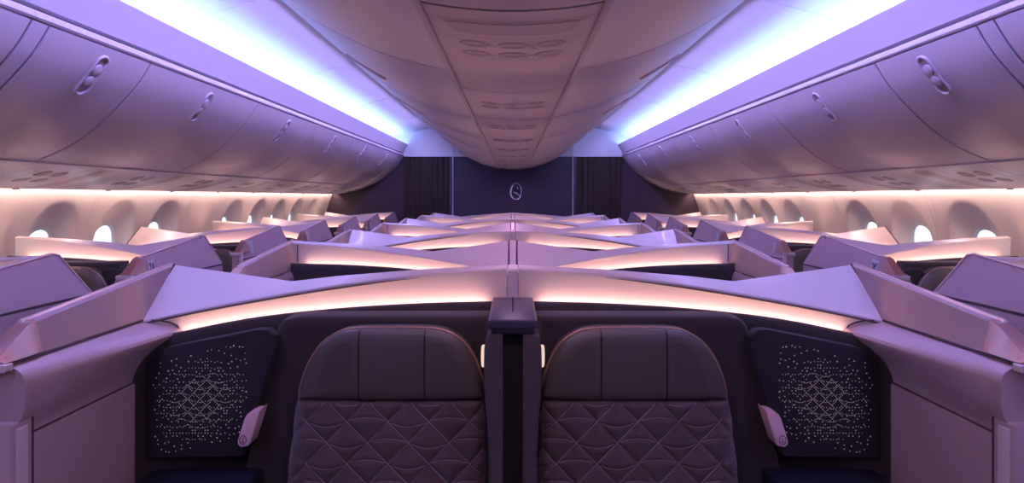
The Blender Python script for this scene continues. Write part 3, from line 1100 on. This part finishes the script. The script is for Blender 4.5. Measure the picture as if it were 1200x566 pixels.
for m in (1, -1):
    sd = SIDE[m]
    protos = {}
    for i, (D, kd) in enumerate(crow):
        lab = '%s suite of the %s centre row, %s' % (sd, ORD[i] if i else 'nearest', ('tall at the spine, ledge by the aisle' if kd == 'A' else 'tall at the aisle, ledge by the spine'))
        if i == 0:
            lab = 'rose suite nearest the camera %s of centre, dotted dark panel and glowing curved shell' % sd
            s_, pn, X, off, aw = make_suite(m, 'A', lab, 'centre suites')
            # only this row shows its console far enough for the pin-hole pattern
            add_dots(m, pn, X, off)
            protos['A'] = s_
        elif kd not in protos:
            s_, pn, X, off, aw = make_suite(m, kd, lab, 'centre suites')
            protos[kd] = s_
        else:
            s_ = relabel(copy_tree(protos[kd]), lab)
        s_.location.y = D
    protos = {}
    for i, D in enumerate(ROW_W):
        kd = 'Q' if i % 2 == 0 else 'P'
        lab = '%s window suite, %s from the camera, %s' % (sd, ORD[i], 'tall end by the aisle' if kd == 'Q' else 'tall end by the window')
        if kd not in protos:
            protos[kd] = make_suite(m, kd, lab, 'window suites on the %s' % sd)[0]
            s_ = protos[kd]
        else:
            s_ = relabel(copy_tree(protos[kd]), lab)
        s_.location.y = D
        if i == 1:
            row2_suite = s_
    # row number on the plate of the suite whose sign the photo shows
    plate = [c for w_ in row2_suite.children if w_.name.startswith('aisle_wall') for c in w_.children if c.name.startswith('seat_number_plate')][0]
    a = MB(m, ((-2.79 - 1.76) / 2, 0, 0))
    def gp(u, v):                                # u: 0..1 across the plate as read from the aisle, v: 0..1 up
        z = 1.199 + .044 * v
        y = -.550 + .045 * u if m == 1 else -.505 - .045 * u
        return (-1.725 - (.030 * (z - 1.165) / .177 + .004) + .0042, y, z)
    glyphs = [[(.08, .78), (.14, .95), (.28, 1.0), (.40, .92), (.42, .74), (.32, .5), (.06, .02), (.44, .02)]]
    glyphs += [[(.54, 0), (.75, 1), (.96, 0)], [(.62, .35), (.88, .35)]] if m == 1 else [[(.58, 0), (.58, 1)], [(.96, 1), (.58, .45), (.96, 0)]]
    for g in glyphs:
        a.tube([gp(u, v) for u, v in g], .0022, 5)
    a.build('seat_number', 'groove', plate)
    # seats
    s_ = make_seat(m, -.338, 'dark quilted seat with charcoal leather headrest nearest the camera, %s of the centre divider' % sd, 'suite seats')
    s_.location.y = 2.0
    first = None
    for D, x, lab in ((ROW_W[1], -2.36, 'charcoal seat behind the nearest purple aisle wall by the %s windows' % sd),
                      (ROW_W[2], -2.17, 'charcoal seat seen through the doorway of the third %s window suite' % sd)):
        if first is None:
            first = make_seat(m, x, lab, 'suite seats', False)
            s_ = first
        else:
            s_ = relabel(copy_tree(first), lab)
            s_.location.x = x * m
        s_.location.y = D

# ------------------------------------------------------------------ spines and the centre divider
def spine_block(a, zf, zb, yf):
    a.grid([[(x, y, z) for x, y, z in ((-.0160, yf, 0), (-.0160, yf, zf - .006), (-.0145, yf + .003, zf), (-.0145, -.004, zb), (-.0160, 0, zb - .006), (-.0160, 0, 0))],
            [(x, y, z) for x, y, z in ((.0160, yf, 0), (.0160, yf, zf - .006), (.0145, yf + .003, zf), (.0145, -.004, zb), (.0160, 0, zb - .006), (.0160, 0, 0))]], True, True)
for i, (D, kd) in enumerate(crow):
    if kd == 'A':
        o = thing('centre_divider', (0, D, 0), ('dark padded divider with indigo top plate between the two nearest seats' if i == 0 else 'divider on the spine between the pair of suites in the %s centre row' % ORD[i]), 'divider', 'centre dividers')
        a = MB()
        spine_block(a, 1.332, 1.341, -.052)
        a.build('spine_post', 'shell', o, ang=12)
        a = MB()
        a.box(-.063, .063, -.43, -.075, 1.222, 1.247, .006)
        tp = a.build('top_plate', 'plate', o)
        a = MB()
        a.box(-.0022, .0022, -.33, -.08, 1.2465, 1.2478)
        a.build('plate_slot', 'slot', tp)
        a = MB()
        a.box(-.056, .056, -.425, -.12, 1.208, 1.222, .003)
        a.build('plate_base', 'console', tp)
        for m in (1, -1):
            a = MB(m)
            rows = []
            for z, xo in ((0, -.062), (.90, -.063), (1.00, -.068), (1.04, -.073), (1.12, -.075), (1.17, -.074), (1.200, -.068), (1.2085, -.058)):
                f = .010
                rows.append([(xo + f, -.425, z), (xo + .002, -.420, z), (xo, -.412, z), (xo, -.10, z), (-.026, -.10, z), (-.026, -.425, z)])
            a.grid(rows, True, True)
            pl = a.build('padded_pillar', 'pillar', o, ang=50)
            a = MB(m)
            rows = []
            for xx, rz, ry in ((-.073, .030, .018), (-.080, .030, .018), (-.083, .026, .015), (-.084, .012, .006)):
                rows.append([(xx, -.375 + ry * math.cos(t), 1.14 + rz * math.sin(t)) for t in [2 * math.pi * q / 20 for q in range(20)]])
            a.grid(rows, True, True)
            rl = a.build('reading_light', 'lamp', pl, ang=50)
            rl['label'] = 'small pale oval reading light'
        a = MB()
        a.box(-.027, .027, -.395, -.11, 0, 1.207)
        a.build('screen_slot', 'slot', o)
    else:
        o = MB()
        spine_block(o, 1.205, 1.343, -.205)
        o = o.build('centre_spine', 'shell', ang=12)
        o.location.y = D
        tag(o, 'narrow rose spine strip between the ledges of the %s centre row' % ORD[i], 'divider', 'centre spine strips')

# ================================================================== FAR END
for m in (1, -1):
    cx = -1.32
    o = thing('curtain', (cx * m, Y1 - .03, 0), 'dark brown pleated curtain in the far doorway on the %s' % SIDE[m], 'curtain', 'curtains at the far bulkhead')
    a = MB(m, (cx, Y1 - .03, 0))
    rows = []
    rnd = random.Random(3)
    xs = [-1.655 + .67 * i / 120 for i in range(121)]
    def pl(x, z):
        t = (x + 1.655) / .67
        ph = t * 2 * math.pi * 7.2 + .9 * math.sin(t * 9)
        return Y1 - .030 - .034 * (.55 + .45 * math.sin(ph)) - .006 * math.sin(ph * .5 + 1)
    for z in (.02, .8, 1.5, 2.12, 2.175):
        rows.append([(x, pl(x, z), z) for x in xs])
    a.grid(rows)
    a.grid([[(x, y + .004, z) for x, y, z in r] for r in rows])
    a.build('cloth', 'curtain', o, ang=80)
    a = MB(m, (cx, Y1 - .03, 0))
    a.box(-1.66, -.985, Y1 - .05, Y1 - .005, 2.160, 2.176, .004)
    a.build('curtain_rail', 'slot', o)

# silver emblem in the middle of the bulkhead: an open oval with a leaf stroke
s_ = Y1 / 720
def E(px, py, dy=0.0):                        # crop pixels of the emblem -> wall position
    X_ = 580 + px / 11.32
    Z_ = 200 + py / 11.32
    return ((X_ - 601) * s_, Y1 - .012 - dy, CZ - (Z_ - 231) * s_)
em = thing('wall_emblem', (E(280, 280)[0], Y1 - .01, E(280, 280)[2]), 'silver looping oval emblem on the dark far bulkhead', 'emblem')
off = (em.location.x, em.location.y, em.location.z)
a = MB(1, off)
a.tube(smooth_curve([E(238, 205), E(222, 222), E(212, 260), E(210, 300), E(222, 345), E(248, 372), E(285, 382), E(318, 372), E(332, 350)], 5), [.009 + .010 * math.sin(math.pi * min(1, i / 40)) for i in range(41)], 8)
a.build('oval_stroke', 'chrome', em, ang=80)
a = MB(1, off)
a.tube(smooth_curve([E(238, 205), E(250, 178), E(282, 168), E(318, 180), E(340, 215), E(350, 255), E(348, 290), E(335, 330)], 5), .007, 8)
a.build('thin_arc', 'chrome', em, ang=80)
a = MB(1, off)
a.tube(smooth_curve([E(246, 290), E(268, 292), E(295, 308), E(318, 330), E(352, 338)], 5), [.004, .005, .006, .008, .010, .011, .012, .013, .013, .013, .012, .011, .010, .009, .007, .006, .006, .007, .008, .008, .006], 8)
a.build('leaf_stroke', 'chrome', em, ang=80)
a = MB(1, off)
a.tube(smooth_curve([E(298, 212), E(300, 232), E(302, 252)], 4), [.004, .006, .008, .009, .010, .009, .008, .006, .004], 8)
a.build('small_drop', 'chrome', em, ang=80)
a = MB(1, off)
a.tube(smooth_curve([E(222, 196), E(232, 205), E(238, 216)], 4), .007, 8)
a.build('small_bead', 'chrome', em, ang=80)
a = MB(1, off)
a.tube(smooth_curve([(x, Y1 - .004, z) for x, y, z in (E(222, 222), E(212, 260), E(210, 300), E(222, 345), E(248, 372), E(285, 382), E(318, 372), E(340, 330), E(350, 280), E(345, 225), E(318, 180), E(282, 168), E(250, 178))], 4), .003, 6, True)
a.build('halo_light', 'led_halo', em)
